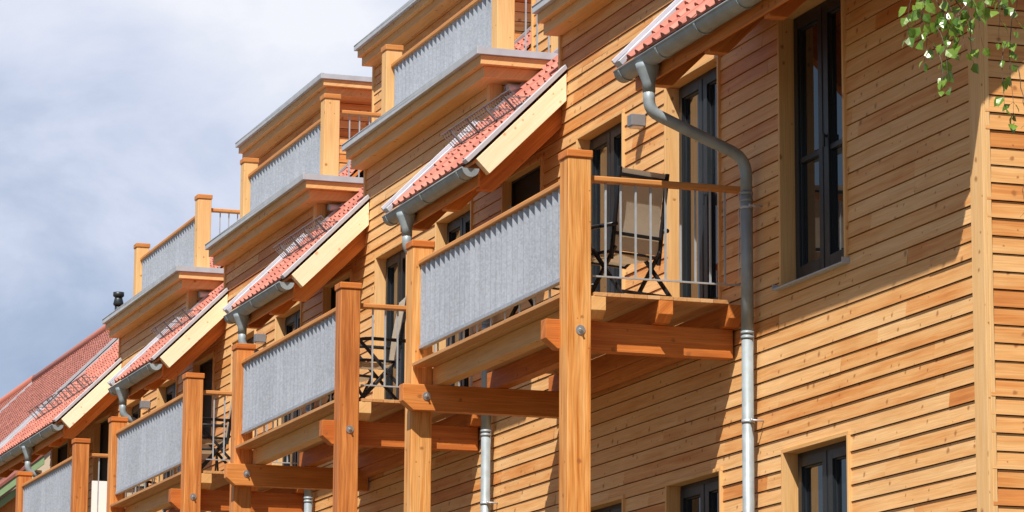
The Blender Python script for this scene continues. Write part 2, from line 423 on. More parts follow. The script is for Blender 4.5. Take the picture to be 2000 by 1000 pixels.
# --- windows and doors: frame mesh > lining, pane, sill
def opening(kind, x0, x1, z0, z1, name='window', y=0.0, parent=None):
    W = x1 - x0; H = z1 - z0
    f = MB()
    L = .034
    a0, a1, b0, b1 = x0 + L, x1 - L, z0 + (.0 if kind != 'screen' else L), z1 - L
    fy0, fy1 = y + .105, y + .19
    fw = .052
    def frame(m, p0, p1, q0, q1, t, ya, yb, tb=None):
        tb = t if tb is None else tb
        m.box(p0, p0 + t, ya, yb, q0, q1); m.box(p1 - t, p1, ya, yb, q0, q1)
        m.box(p0 + t, p1 - t, ya, yb, q1 - t, q1); m.box(p0 + t, p1 - t, ya, yb, q0, q0 + tb)
    if kind == 'screen':
        frame(f, a0, a1, b0, b1, .022, fy0 - .035, fy1)
        fo = bpart(f, name, 'frame', parent)
        p = MB(); p.box(a0 + .022, a1 - .022, fy0 + .0, fy0 + .01, b0 + .022, b1 - .022); p.build('insect_screen', 'screen', fo)
    else:
        frame(f, a0, a1, b0, b1, fw, fy0, fy1)
        xm = (a0 + a1) / 2
        f.box(xm - .02, xm + .02, fy0 - .012, fy1 - .01, b0 + fw - .01, b1 - fw + .01)
        leaves = ((a0 + fw - .012, xm - .020), (xm + .020, a1 - fw + .012))
        fr = fy0 - .018
        for p0, p1 in leaves:
            frame(f, p0, p1, b0 + fw - .012, b1 - fw + .012, .078, fr, fy1 - .02, .10)
            frame(f, p0 + .078, p1 - .078, b0 + fw + .088, b1 - fw - .066, .014, fr + .02, fy1 - .025)
        if kind != 'window' or True:
            f.bar((xm + .055, fr - .02, b0 + H * .45), (xm + .055, fr - .02, b0 + H * .45 + .11), .018)
            f.box(xm + .045, xm + .065, fr - .02, fr, b0 + H * .45 + .08, b0 + H * .45 + .10)
        if kind == 'big':
            for p0, p1 in leaves: f.box(p0 + .08, p1 - .08, fr + .012, fy1 - .024, z0 + 1.0, z0 + 1.045)
        fo = bpart(f, name, 'frame', parent, bevel=.004)
        for p0, p1 in leaves:
            p = MB(); p.box(p0 + .09, p1 - .09, fr + .040, fr + .052, b0 + fw + .09, b1 - fw - .07); p.build('pane', 'glass', fo)
    l = MB()
    yo = y - .030
    l.box(x0, x0 + L, yo, y + .2, z0, z1 - L, 'z', .25); l.box(x1 - L, x1, yo, y + .2, z0, z1 - L, 'z', .15)
    l.box(x0, x1, yo + .003, y + .2, z1 - L, z1, 'x', .4)
    if kind == 'screen': l.box(x0 + L, x1 - L, yo + .003, y + .2, z0, z0 + L, 'x', .4)
    lo = l.build('lining', 'trim', fo, .003)
    if kind in ('big', 'window'):
        s = MB()
        s.prism([(y - .075, z0 - .034), (y - .075, z0 - .022), (y + .11, z0 + .006), (y + .11, z0 - .034)], 'x', x0 - .04, x1 + .02)
        s.box(x0 - .045, x0 - .04, y - .075, y + .02, z0 - .034, z0 + .015); s.box(x1 + .02, x1 + .025, y - .075, y + .02, z0 - .034, z0 + .015)
        s.build('sill', 'sheet', fo)
    return fo
for kind, x0, x1, z0, z1 in ops:
    opening(kind, x0, x1, z0, z1, 'balcony_door' if kind == 'balcony_door' else 'window')

# --- tiles
def tiles(mb, x0, x1, y0, y1, slope=1.0, zc=3.03, col=.2, course=.225, amp=.036, lip=.014, nsub=6):
    """pantiles on the plane z = zc + slope*y between y0 and y1; course = height of one row measured along y"""
    nx = max(1, round((x1 - x0) / col)); dx = (x1 - x0) / nx
    nv = Vector((0, -slope, 1)).normalized()
    prof = [(0.0, .06), (.15, .0), (.45, .0), (.58, .12), (.66, .62), (.76, 1.0), (.86, .95), (.95, .45)]
    ys = []; y = y0
    while y < y1 - .02: ys.append((y, min(y + course, y1))); y += course
    for ri, (ya, yb) in enumerate(ys):
        for i in range(nx):
            c = (R.random(), R.random())
            xs = [(x0 + (i + p) * dx, h) for p, h in prof] + [(x0 + (i + 1) * dx, prof[0][1])]
            jx = R.uniform(-.004, .004); jl = R.uniform(-.004, .004)
            for (xa, ha), (xb, hb) in zip(xs, xs[1:]):
                def pt(x, h, yy, l):
                    p = Vector((x, yy, zc + slope * yy)) + nv * (amp * h + l)
                    return p
                A, B = pt(xa, ha, ya + jx, lip + jl), pt(xb, hb, ya + jx, lip + jl)
                C, D = pt(xb, hb * .55, yb + .02, 0.004), pt(xa, ha * .55, yb + .02, 0.004)
                mb.face([A, B, C, D], None, c, False)
                E, F = pt(xa, 0, ya + jx + .012, -.008), pt(xb, 0, ya + jx + .012, -.008)
                mb.face([E, F, B, A], None, c)
RZ = 3.03
def slope_box(mb, x0, x1, y0, y1, n0, n1, g=(0, 1, 1), tone=None, zc=RZ):
    """box lying on the roof plane, between heights n0 and n1 measured along the roof's normal"""
    s = math.sqrt(.5)
    pts = [(y0 - n0 * s, zc + y0 + n0 * s), (y1 - n0 * s, zc + y1 + n0 * s), (y1 - n1 * s, zc + y1 + n1 * s), (y0 - n1 * s, zc + y0 + n1 * s)]
    mb.prism(pts, 'x', x0, x1, g, (R.random() if tone is None else tone, R.random()))

EAVE = -1.0
def eave_roof(x0, x1, up, verge_near=True, first=True):
    """one stretch of tiled eave between two dormers; up = y to which the tiles climb"""
    t = MB(); tiles(t, x0 + .03, x1 - .09, EAVE, up)
    ro = bpart(t, 'tiled_roof', 'tile')
    sh = MB()
    for i in range(8):
        slope_box(sh, x0, x1 - .02, -1.0 + i * .14, -1.0 + i * .14 + .136, -.055, -.030, (1, 0, 0))
    sh.build('roof_boarding', 'beam', ro)
    fb = MB(); fb.box(x0, x1 - .12, -.885, -.862, 1.80, 2.04, 'x', .3); fb.build('eave_board', 'beam', ro, .003)
    nr = max(3, round((x1 - x0) / 1.0))
    for i in range(nr):
        rx = x1 - .27 - (x1 - x0 - .55) * i / (nr - 1)
        rf = MB(); rf.prism([(-.858, RZ - .858 - .085), (-.858, 1.775), (-.70, 1.775), (0.0, 2.47), (0.0, RZ - .085)], 'x', rx, rx + .11, (0, 1, 1))
        rf.build('rafter', 'beam', ro, .004)
    if verge_near:
        b = MB(); b.prism([(-.942, 2.040), (-.806, 1.904), (-.016, 2.690), (-.016, 2.966)], 'x', x1 - .10, x1, (0, 1, 1), (.25, R.random()))
        b.build('bargeboard', 'pale', ro, .004)
        f = MB(); slope_box(f, x1 - .10, x1 + .012, -1.03, -.005, -.006, .040); f.build('verge_flashing', 'whitestrip', ro, .004)
    f = MB(); slope_box(f, x0 - .02, x0 + .11, -1.04, -.02, .0, .05); slope_box(f, x0 - .02, x0 + .0, -1.04, -.02, .05, .085); f.build('edge_flashing', 'whitestrip', ro, .004)
    return ro
def gutter(x0, x1, hop):
    g = MB(); cy, cz, r = -.985, 1.952, .086
    n = 14
    for t, (ra) in enumerate((r, r - .006)):
        for i in range(n):
            a0, a1 = math.pi * (1 + i / n), math.pi * (1 + (i + 1) / n)
            q = [(x0, cy + ra * math.cos(a0), cz + ra * math.sin(a0)), (x0, cy + ra * math.cos(a1), cz + ra * math.sin(a1)),
                 (x1, cy + ra * math.cos(a1), cz + ra * math.sin(a1)), (x1, cy + ra * math.cos(a0), cz + ra * math.sin(a0))]
            g.face(q if t == 0 else q[::-1], None, (.5, .5), True)
    for x in (x0, x1):
        g.prism([(cy + r * math.cos(math.pi * (1 + i / n)), cz + r * math.sin(math.pi * (1 + i / n))) for i in range(n + 1)], 'x', x - .004, x + .004)
    g.tube([(x0, cy - r, cz + .002), (x1, cy - r, cz + .002)], .011, 8)
    go = bpart(g, 'gutter', 'zinc')
    nb = max(3, int((x1 - x0) / .78)); 
    for i in range(nb):
        x = x0 + .12 + (x1 - x0 - .3) * i / (nb - 1)
        m_ = MB()
        arc = [(cy + (r + .006) * math.cos(math.pi * (1 + j / 12)), cz + (r + .006) * math.sin(math.pi * (1 + j / 12))) for j in range(13)]
        for p, q in zip(arc, arc[1:]): m_.bar((x, *p), (x, *q), .030, .005)
        m_.build('gutter_bracket', 'zinc', go)
    return go
def arc_path(pts, rad=.13, n=6):
    pts = [Vector(p) for p in pts]; out = [pts[0]]
    for a, b, c in zip(pts, pts[1:], pts[2:]):
        d0 = (a - b).normalized(); d1 = (c - b).normalized(); l = min(rad, (a - b).length * .49, (c - b).length * .49)
        p, q = b + d0 * l, b + d1 * l
        for i in range(n + 1):
            t = i / n; out.append(p * (1 - t) ** 2 + b * 2 * t * (1 - t) + q * t ** 2)
    return out + [pts[-1]]
def downpipe(x):
    d = MB(); yw = -.105
    d.tube(arc_path([(x, -.975, 1.70), (x, -.975, 1.50), (x, yw, 1.16), (x, yw, .86)], .17), .050, 16)
    d.tube([(x, yw, .88), (x, yw, -.30)], .052, 16); d.tube([(x, yw, -.30), (x, yw, GZ)], .050, 16)
    for z in (.86, .80, -.32, -.36): d.tube([(x, yw, z - .012), (x, yw, z + .012)], .0555, 16)
    do = bpart(d, 'downpipe', 'zinc')
    h = MB(); h.tube([(x, -.985, 1.90), (x, -.985, 1.86), (x, -.977, 1.74), (x, -.975, 1.66)], [.105, .095, .055, .053], 14); h.build('outlet', 'zinc', do)
    for z in (.74, -1.06, -3.0):
        m_ = MB(); m_.tube([(x, yw, z - .014), (x, yw, z + .014)], .056, 16); m_.bar((x + .05, yw, z), (x + .10, yw, z), .02)
        m_.tube([(x + .10, yw - .012, z), (x + .10, 0, z)], .008, 8); m_.tube([(x + .10, yw - .02, z - .0), (x + .10, yw - .008, z)], .016, 8)
        m_.build('pipe_clamp', 'galvbar', do)
    return do
def snow_guard(x0, x1, roof, dense=True):
    g = MB(); y, z = -.42, RZ - .42; s = math.sqrt(.5)
    def q(x, h, t=0.0): return (x, y - h * s + t * s, z + h * s + t * s)
    for h in (.05, .23): g.bar(q(x0, h), q(x1, h), .016, .010)
    n = int((x1 - x0) / (.076 if dense else .5))
    for i in range(n + 1):
        x = x0 + (x1 - x0) * i / n; g.bar(q(x, .05), q(x, .23), .007 if dense else .012)
    for i in range(5 if not dense else 4):
        x = x0 + .25 + (x1 - x0 - .5) * i / (4 if not dense else 3)
        g.bar(q(x, .0, .0), q(x, .24), .030, .016); g.bar(q(x, .03, 0), q(x, .03, .22), .030, .008); g.bar(q(x, .2), q(x, .03, .2), .018, .008)
    g.build('snow_guard', 'guard', roof)

DN, DF = -6.88, -11.66      # near and far ends of the dormer of the second unit
# near unit: long eave to the building end
ends = []
r0 = eave_roof(-.26, 5.22, .0, True); gutter(-.28, 5.19, .3); downpipe(.30)
for k in range(4):
    o = -k * P
    x1 = -4.47 + o
    x0 = -7.21 + o if k < 3 else -31.8
    ro = eave_roof(x0, x1, .0 if k < 3 else 0.0)
    gutter(x0 - .03, x1 - .04, None)
    if k < 3: downpipe(.30 - (k + 1) * P)
    else: downpipe(-27.95)
    snow_guard(max(-6.75 + o, -30.2), -4.53 + o, ro, k < 3)
    if k == 3:
        for xg in (-27.9,): snow_guard(-30.2, xg, ro, False)
# upper tiled strips between dormers, running up to the ridge
for k in range(5):
    x1 = -4.68 - k * P + P if False else None
strips = []
strips.append((.09, 5.10))
for k in range(4): strips.append((-6.88 - k * P if k < 3 else -31.76, -4.69 - k * P))
for i, (x0, x1) in enumerate(strips):
    t = MB(); tiles(t, x0, x1, .0, 4.75)
    o = bpart(t, 'tiled_roof', 'tile')
    b = MB(); slope_box(b, x0, x1, .02, 4.78, -.06, -.02); b.build('roof_boarding', 'beam', o)
    if 0 < i < 4:
        f = MB(); slope_box(f, x0 + .012, x0 + .20, .0, 4.6, .03, .06)
        f.build('cheek_flashing', 'darksheet', o)
t = MB(); tiles(t, -31.76, 5.10, 4.15, 4.75, col=.4)
bpart(t, 'tiled_roof', 'tile')
t = MB(); t.prism([(4.8, 7.83), (9.9, 2.7), (9.9, 2.65), (4.8, 7.76)], 'x', -31.76, 5.10); t.tube([(-31.76, 4.8, 7.83), (5.1, 4.8, 7.83)], .12, 10)
bpart(t, 'rear_roof', 'tile')
for xx in (5.10, -31.80):
    f = MB(); slope_box(f, xx, xx + .09, .0, 4.78, -.2, .05); slope_box(f, xx, xx + .09, -1.05, -.0, -.02, .05); bpart(f, 'verge_flashing', 'whitestrip')

# --- dormers (front flush with the facade) and upper dormers set back behind the terraces
def flat_roof(parent, xf, xn, y0, y1, zt):
    m_ = MB(); m_.box(xf - .03, xn + .40, y0, y1, zt - .075, zt)
    m_.box(xf - .03, xn + .40, y0, y0 + .05, zt, zt + .008); m_.build('metal_roof_edge', 'sheet', parent, .004)
    a = MB(); a.box(xf - .012, xn + .37, y0 + .050, y1, zt - .172, zt - .077, 'x', .3); a.build('fascia', 'trim', parent, .003)
    b = MB(); b.box(xf - .004, xn + .285, y0 + .112, y1, zt - .290, zt - .174, 'x', .4); b.build('fascia', 'trim', parent, .003)
def dormer(k, upper=False):
    o = -(k - 1) * P
    xn, xf = DN + o, DF + o
    yb = 0.0 if not upper else 2.09
    z0, zt = (2.93, 3.68) if not upper else (3.66, 6.68)
    ztop = zt - .288
    m_ = MB(); bk = MB(); hl = []
    if upper: hl = [(xf + .75, xf + 2.05, 3.66, 5.95), (xf + 2.75, xf + 4.05, 3.66, 5.95)]
    fm = (lambda a, q, z: (a, yb - q, z))
    siding(m_, fm, xf + .05, xn - .10, z0, ztop + .02, hl, back=bk)
    # cheeks
    r0 = int((yb + RZ - ZR0) / PITCH) - 1
    for r in range(r0, r0 + 40):
        zb = ZR0 + r * PITCH
        if zb > ztop: break
        za = max(zb, z0); zz = min(zb + PITCH - .001, ztop + .01)
        ye = min(zb + PITCH - RZ + .12, yb + 5.0)
        if ye > yb + .03 and zz > za:
            siding(m_, (lambda a, q, z: (xn - .012 + q, a, z)), yb + .09, ye, za, zz, lap=.010, back=bk)
            siding(m_, (lambda a, q, z: (xf + .012 - q, a, z)), yb + .09, ye, za, zz, flip=True, lap=.010, back=bk)
    do = bpart(m_, 'upper_dormer' if upper else 'dormer', 'siding'); bk.build('wall_membrane', 'membrane', do)
    c = MB()
    zc0 = z0 if not upper else 3.66
    c.box(xn - .10, xn + .006, yb - .026, yb + .0, zc0 + (.12 if not upper else 0), ztop, 'z', .3); c.box(xn - .02, xn + .006, yb + .0, yb + .11, zc0 + .1, ztop, 'z', .45)
    c.build('corner_board', 'trim', do, .003); c = MB()
    c.box(xf - .006, xf + .05, yb - .026, yb + .10, zc0 + (.12 if not upper else 0), ztop, 'z', .35)
    c.build('corner_board', 'trim', do, .003)
    flat_roof(do, xf, xn, yb - .293, yb + (2.45 if not upper else 3.2), zt)
    if not upper:
        v = MB(); v.tube([(xn + .20, .10, zt - .365), (xn + .13, .36, zt - .345)], .045, 14, False); v.tube([(xn + .198, .112, zt - .364), (xn + .135, .34, zt - .347)], .040, 14, True)
        v.build('overflow_pipe', 'galvbar', do)
    else:
        inn = MB(); inn.box(xf + .1, xn - .1, yb + .3, yb + .33, z0, ztop); inn.build('inner_wall', 'inner', do)
        for h in hl: pass
    return do, hl
for k in range(0, 5):
    if k == 0: continue
for k in (0, 1, 2, 3):
    do, _ = dormer(k)
for k in (1, 2, 3):
    do, hl = dormer(k, True)
    for h in hl: opening('balcony_door', h[0], h[1], h[2] + .03, h[3], 'terrace_door', 2.09)

# --- wall lamps
for k in range(4):
    x = -2.36 - k * P
    l = MB(); l.box(x - .06, x + .06, -.152, -.012, 1.985, 2.095); 
    lo = bpart(l, 'wall_lamp', 'lamp', bevel=.006)
    g = MB(); g.box(x - .045, x + .045, -.135, -.03, 1.972, 1.987); g.build('lamp_glass', 'white', lo)
# ================================================================== BALCONIES
PW = .208; D = 1.5833
def bolt(parent, x, y, z):
    b = MB(); b.tube([(x, y, z), (x + .006, y, z)], .041, 18); b.tube([(x + .006, y, z), (x + .022, y, z)], .018, 6); b.tube([(x + .02, y, z), (x + .038, y, z)], .010, 8)
    b.build('bolt', 'steel', parent)
def panel(mb, x0, x1, y, z0, z1, pitch=.152, amp=.0235):
    n = int((x1 - x0) / pitch * 14)
    for i in range(n):
        xa, xb = x0 + (x1 - x0) * i / n, x0 + (x1 - x0) * (i + 1) / n
        def yy(x):
            t = (x / pitch) % 1.0
            w = t / .5 if t < .5 else (1 - t) / .5      # folded sheet: 0 at the ridge, 1 in the groove
            w = min(.94, max(.06, w))
            return y - amp + 2 * amp * w
        a, b = yy(xa), yy(xb)
        mb.face([(xa, a, z0), (xb, b, z0), (xb, b, z1), (xa, a, z1)], None, (.5, .5), False)
def make_balcony():
    t = thing('timber_balcony', '', 'balcony', (0, 0, GZ))
    def part(mb, name, mat, bevel=0.0):
        o = mb.build(name, mat, t, bevel); o.location = (0, 0, -GZ); return o
    for xr in (0.0, -4.435):
        p = MB(); p.box(xr - PW, xr, -D, -D + PW, GZ, 1.130, 'z', R.uniform(.3, .6)); po = part(p, 'post', 'post', .008)
        c = MB(); c.box(xr - PW - .012, xr + .012, -D - .012, -D + PW + .012, 1.130, 1.195, 'y', .75); c.build('cap', 'beam', po, .008)
    # front handrail, side handrail
    h = MB(); h.box(-4.435, -PW, -1.53, -1.43, .950, .998, 'x', .3); part(h, 'handrail', 'rail', .010)
    h = MB(); h.box(-.16, -.06, -D + PW, -.0, .950, .998, 'y', .3); part(h, 'handrail', 'rail', .010)
    pn = MB(); panel(pn, -4.435, -PW, -1.487, .150, .955); pno = part(pn, 'corrugated_panel', 'galv'); e_ = MB(); e_.box(-4.435, -PW, -1.514, -1.510, .142, .172); e_.box(-4.435, -PW, -1.514, -1.46, .140, .144); e_.build('edge_strip', 'galv', pno)
    fl = MB(); fl.box(-4.43, -PW - .004, -1.458, -1.448, .15, .19); fl.box(-4.43, -PW - .004, -1.458, -1.448, .88, .92); part(fl, 'bottom_rail', 'galvbar')
    x = -.45
    while x > -4.4:
        b = MB(); b.box(x - .02, x + .02, -1.447, -1.439, 0.0, .95); part(b, 'baluster', 'galvbar'); x -= .40
    br = MB(); br.box(-.118, -.092, -1.33, .0, .145, .157); part(br, 'bottom_rail', 'galvbar')
    for i in range(10):
        y = -1.212 + .1345 * i
        b = MB(); b.box(-.112, -.098, y - .008, y + .008, .157, .95); part(b, 'baluster', 'galvbar')
    # deck boards, notched round the near post
    d = MB(); w_ = .118; y = -D
    while y < -.15:
        y2 = min(y + w_, -.14)
        if y < -D + PW - .01:
            d.box(-4.42, -PW - .004, y, y2 - .003, -.032, 0, 'x')
        else: d.box(-4.42, .002, y, y2 - .003, -.032, 0, 'x')
        y += w_
    part(d, 'deck', 'deck', .002)
    for y0 in (-1.372, -.775, -.148):
        j = MB(); j.prism([(-4.60, -.034), (-4.60, -.212), (-.085, -.212), (.0, -.150), (.0, -.034)], 'y', y0, y0 + .128, 'x'); part(j, 'joist', 'trim' if y0 < -1 else 'beam', .004)  # front joist in paler wood: sky light on its face put into the colour
    for xb in (-.195, -4.302):
        b = MB(); b.prism([(-.03, -.214), (-.03, -.462), (-1.60, -.462), (-1.705, -.375), (-1.705, -.214)], 'x', xb - .13, xb, 'y'); bo = part(b, 'beam', 'beam', .005)
        bolt(bo, 0.0 if xb > -1 else xb, -1.47, -.325)
    br = MB()
    br.box(-4.30, -.328, -.135, -.03, -.315, -.214, 'x'); part(br, 'wall_plate', 'beam', .004)
    return t
bal = make_balcony()
BL = ['nearest timber balcony with grey corrugated front and a tall beige chair behind its side railing',
      'second timber balcony from the right, black folding chairs showing beside its near post',
      'third timber balcony from the right, dark insect screen door behind its side railing',
      'farthest timber balcony at the left edge, white board behind its side railing']
bals = [bal]
for k in (1, 2, 3): bals.append(copy_tree(bal, None, (-k * P, 0, 0)))
for o, l in zip(bals, BL): tag(o, l, 'balcony', 'timber balconies along the facade')
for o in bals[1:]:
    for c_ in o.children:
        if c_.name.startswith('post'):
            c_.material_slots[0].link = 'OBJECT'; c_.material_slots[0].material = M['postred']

# ================================================================== ROOF TERRACE RAILINGS
def make_terrace():
    zf = 3.69
    t = thing('terrace_railing', '', 'railing', (-7.4, .19, zf))
    def part(mb, name, mat, bevel=0.0):
        o = mb.build(name, mat, t, bevel); o.location = (7.4, -.19, -zf); return o
    w_ = .20
    for xr in (-7.29, -11.50):
        p = MB(); p.box(xr - w_, xr, .19, .19 + w_, zf, 4.845, 'z', R.uniform(.1, .3)); po = part(p, 'post', 'trim', .008)
        c = MB(); c.box(xr - w_ - .012, xr + .012, .178, .202 + w_, 4.845, 4.910, 'y', .6); c.build('cap', 'rail', po, .008)
    h = MB(); h.box(-11.50, -7.29 - w_, .245, .345, 4.625, 4.675, 'x', .3); part(h, 'handrail', 'rail', .010)
    h = MB(); h.box(-7.44, -7.34, .19 + w_, 2.06, 4.675, 4.725, 'y', .3); part(h, 'handrail', 'rail', .010)
    pn = MB(); panel(pn, -11.50, -7.29 - w_, .285, 3.80, 4.63); part(pn, 'corrugated_panel', 'galv')
    br = MB(); br.box(-7.403, -7.377, .4, 2.06, 3.80, 3.812); part(br, 'bottom_rail', 'galvbar')
    for i in range(12):
        y = .547 + .1315 * i
        b = MB(); b.box(-7.397, -7.383, y - .008, y + .008, 3.812, 4.676); part(b, 'baluster', 'galvbar')
    return t
ter = make_terrace()
TL = ['highest terrace railing of posts and corrugated metal, cut by the top edge of the photo',
      'middle terrace railing of pale posts and corrugated metal below a flat upper dormer roof',
      'lowest terrace railing of pale posts and corrugated metal, standing against open sky']
ters = [ter, copy_tree(ter, None, (-P, 0, 0)), copy_tree(ter, None, (-2 * P, 0, 0))]
for o, l in zip(ters, TL): tag(o, l, 'railing', 'terrace railings on the dormer roofs')

# ================================================================== GARDEN FURNITURE
def make_chair():
    """folding armchair facing local +x, origin on the floor under its seat"""
    t = thing('garden_chair', '', 'chair')
    W = .26
    for s in (-1, 1):
        y = s * W
        f = MB()
        f.bar((-.14, y, .36), (-.262, y, 1.14), .026, .036, (1, 0, 0)); f.build('back_post', 'black', t, .004)
        f = MB(); f.bar((.26, y * 1.06, .66), (-.34, y * 1.06, .0), .024, .034); f.build('leg', 'black', t, .004)
        f = MB(); f.bar((-.18, y * .94, .47), (.24, y * .94, .0), .024, .034); f.build('leg', 'black', t, .004)
        f = MB(); f.tube(arc_path([(-.24, y * 1.08, .65), (.16, y * 1.08, .665), (.30, y * 1.08, .64)], .08), .019, 8); f.build('armrest', 'black', t)
        f = MB(); f.tube(arc_path([(-.15, y * .97, .43), (.22, y * .97, .445), (.31, y * .97, .40)], .06), .015, 8); f.build('seat_rail', 'black', t)
    for p, q, a, b_ in (((-.258, -W, 1.075), (-.258, W, 1.075), .03, .026), ((-.186, -W, .58), (-.186, W, .58), .03, .026), ((-.285, -W, .065), (-.285, W, .065), .022, .028),
                        ((.23, -W, .02), (.23, W, .02), .02, .025), ((-.14, -W, .425), (-.14, W, .425), .02, .02), ((.30, -W, .40), (.30, W, .40), .02, .02)):
        f = MB(); f.bar(p, q, a, b_); f.build('cross_bar', 'black', t, .003)
    b = MB()
    ly = [-W + .016, -.09, .09, W - .016]
    rows = [(-.150 - .106 * i / 10 + .015 * math.sin(math.pi * i / 10), .44 + .695 * i / 10) for i in range(11)]
    for (xa, za), (xb, zb) in zip(rows, rows[1:]):
        b.face([(xa, -W + .014, za), (xb, -W + .014, zb), (xb, W - .014, zb), (xa, W - .014, za)], None, (.5, .5), True)
        b.face([(xa + .004, -W + .014, za), (xa + .004, W - .014, za), (xb + .004, W - .014, zb), (xb + .004, -W + .014, zb)], None, (.5, .5), True)
    b.build('backrest', 'textile', t)
    b = MB(); rows = [(-.14 + .45 * i / 8, .437 - .02 * math.sin(math.pi * i / 8) + (-.03 if i == 8 else 0)) for i in range(9)]
    for (xa, za), (xb, zb) in zip(rows, rows[1:]):
        b.face([(xa, -W + .02, za), (xb, -W + .02, zb), (xb, W - .02, zb), (xa, W - .02, za)], None, (.5, .5), True)
        b.face([(xa, -W + .02, za - .004), (xa, W - .02, za - .004), (xb, W - .02, zb - .004), (xb, -W + .02, zb - .004)], None, (.5, .5), True)
    b.build('seat', 'textile', t)
    return t
def make_stool():
    t = thing('folding_stool', '', 'stool')
    for s_ in (-1, 1):
        f = MB(); f.bar((-.20, s_ * .21, .40), (.20, s_ * .21, .0), .022, .030); f.build('leg', 'black', t, .003)
        f = MB(); f.bar((.20, s_ * .185, .40), (-.20, s_ * .185, .0), .022, .030); f.build('leg', 'black', t, .003)
        f = MB(); f.bar((s_ * .215, -.235, .405), (s_ * .215, .235, .405), .026); f.build('seat_rail', 'black', t, .003)
    b = MB()
    for i in range(8):
        xa, xb = -.21 + .42 * i / 8, -.21 + .42 * (i + 1) / 8
        za, zb = (.412 - .03 * math.sin(math.pi * (i + j) / 8) for j in (0, 1))
        b.face([(xa, -.20, za), (xb, -.20, zb), (xb, .20, zb), (xa, .20, za)], None, (.5, .5), True)
        b.face([(xa, -.20, za - .006), (xa, .20, za - .006), (xb, .20, zb - .006), (xb, -.20, zb - .006)], None, (.5, .5), True)
    b.build('seat', 'textile', t)
    return t
ch = make_chair(); st = make_stool()
def put(proto, x, y, rz, label, cat, group, first):
    o = proto if first else copy_tree(proto)
    o.location = (x, y, 0.004); o.rotation_euler = (0, 0, rz)
    return tag(o, label, cat, group)
fa = math.atan2(-.32, -.947)
CG = 'black folding chairs on the balconies'
put(ch, -.62, -.85, fa, 'tall beige folding chair seen from behind at the side railing of the nearest balcony', 'chair', CG, True)
put(ch, -2.15, -.98, 0.35, 'beige folding chair half hidden by the near post of the nearest balcony', 'chair', CG, False)
put(ch, -7.50, -1.02, math.radians(-97), 'black framed folding chair at the side railing of the second balcony', 'chair', CG, False)
put(st, -8.35, -1.12, math.radians(15), 'low folding stool behind the chair on the second balcony', 'stool', 'folding stools on the balconies', True)
put(ch, -14.45, -1.10, math.radians(-100), 'black framed folding chair at the side railing of the third balcony', 'chair', CG, False)
put(st, -15.35, -1.05, math.radians(-10), 'low folding stool behind the chair on the third balcony', 'stool', 'folding stools on the balconies', False)
put(ch, -21.55, -.58, math.radians(150), 'dark folding chair on the farthest balcony, right of the white board', 'chair', CG, False)

w = MB(); w.box(-23.04, -23.0, -.90, -.605, .0, .835, 'z')
sc = w.build('white_board', 'white'); tag(sc, 'white upright board standing behind the side railing of the farthest balcony', 'board')

# ================================================================== FAR HOUSES
def far_house(name, x0, x1, ridge_z, ridge_y, label, wall):
    t = thing(name, label, 'house', ((x0 + x1) / 2, ridge_y, GZ))
    L = Vector(t.location)
    half = ridge_y + 1.3
    def part(mb, n, mat): o = mb.build(n, mat, t); o.location = -L; return o
    r = MB(); tiles(r, x0, x1, -1.3, ridge_y, 1.0, ridge_z - ridge_y, .21, .20, .03, .02)
    ro = part(r, 'roof', 'fartile')
    b = MB(); b.prism([(ridge_y, ridge_z - .02), (ridge_y + half, ridge_z - half), (ridge_y + half, ridge_z - half - .1), (ridge_y, ridge_z - .12), (-1.3, ridge_z - half - .12), (-1.3, ridge_z - half - .04)], 'x', x0, x1)
    b.build('roof_deck', 'fartile', ro)
    g = MB(); g.tube([(x0, ridge_y, ridge_z + .02), (x1, ridge_y, ridge_z + .02)], .14, 8); g.build('ridge', 'tile', ro)
    s = math.sqrt(.5)
    v = MB()
    v.prism([(-1.3, ridge_z - half + .0), (ridge_y, ridge_z), (ridge_y, ridge_z + .07), (-1.3, ridge_z - half + .07)], 'x', x1 - .10, x1 + .02)
    v.build('verge_flashing', 'whitestrip', ro)
    w_ = MB(); w_.prism([(-.6, GZ), (-.6, ridge_z - half + .5), (ridge_y, ridge_z - .2), (ridge_y + half - .6, ridge_z - half + .5), (ridge_y + half - .6, GZ)], 'x', x0 + .2, x1 - .4)
    part(w_, 'wall', wall)
    return t
fh = far_house('tiled_house', -60.2, -43.0, 7.56, 5.0, 'large red tiled house roof rising behind the far end of the timber building', 'plaster')
far_house('tiled_house', -84.0, -60.25, 7.585, 5.0, 'red tiled roof beyond the white verge line at the left edge', 'plaster')
v = MB(); v.tube([(-50, 5, 7.3), (-50, 5, 8.02)], .085, 14); v.tube([(-50, 5, 7.98), (-50, 5, 8.02), (-50, 5, 8.12), (-50, 5, 8.16)], [.11, .125, .10, .09], 14); v.tube([(-50, 5, 8.17), (-50, 5, 8.20), (-50, 5, 8.29)], [.09, .13, .13], 14)
o = v.build('vent_pipe', 'darkpipe', fh); o.location = -fh.location
gt = thing('green_trimmed_shed', 'timber shed gable with green boards, low at the left edge under the eave', 'shed', (-41, .6, GZ))
def gpart(mb, n, mat, bevel=0.): o = mb.build(n, mat, gt, bevel); o.location = (41, -.6, -GZ); return o
sl = .80
def gz(y): return 2.52 + (y - .657) * sl
w = MB(); w.prism([(-2.2, GZ), (-2.2, gz(-2.2) - .42), (1.42, gz(1.42) - .42), (1.42, GZ)], 'x', -43.0, -40.25, 'z'); gpart(w, 'wall', 'siding')
w = MB(); w.prism([(-2.7, gz(-2.7)), (1.53, gz(1.53)), (1.53, gz(1.53) - .19), (-2.7, gz(-2.7) - .19)], 'x', -40.05, -40.0, (0, 1, sl)); gpart(w, 'bargeboard', 'green', .01)
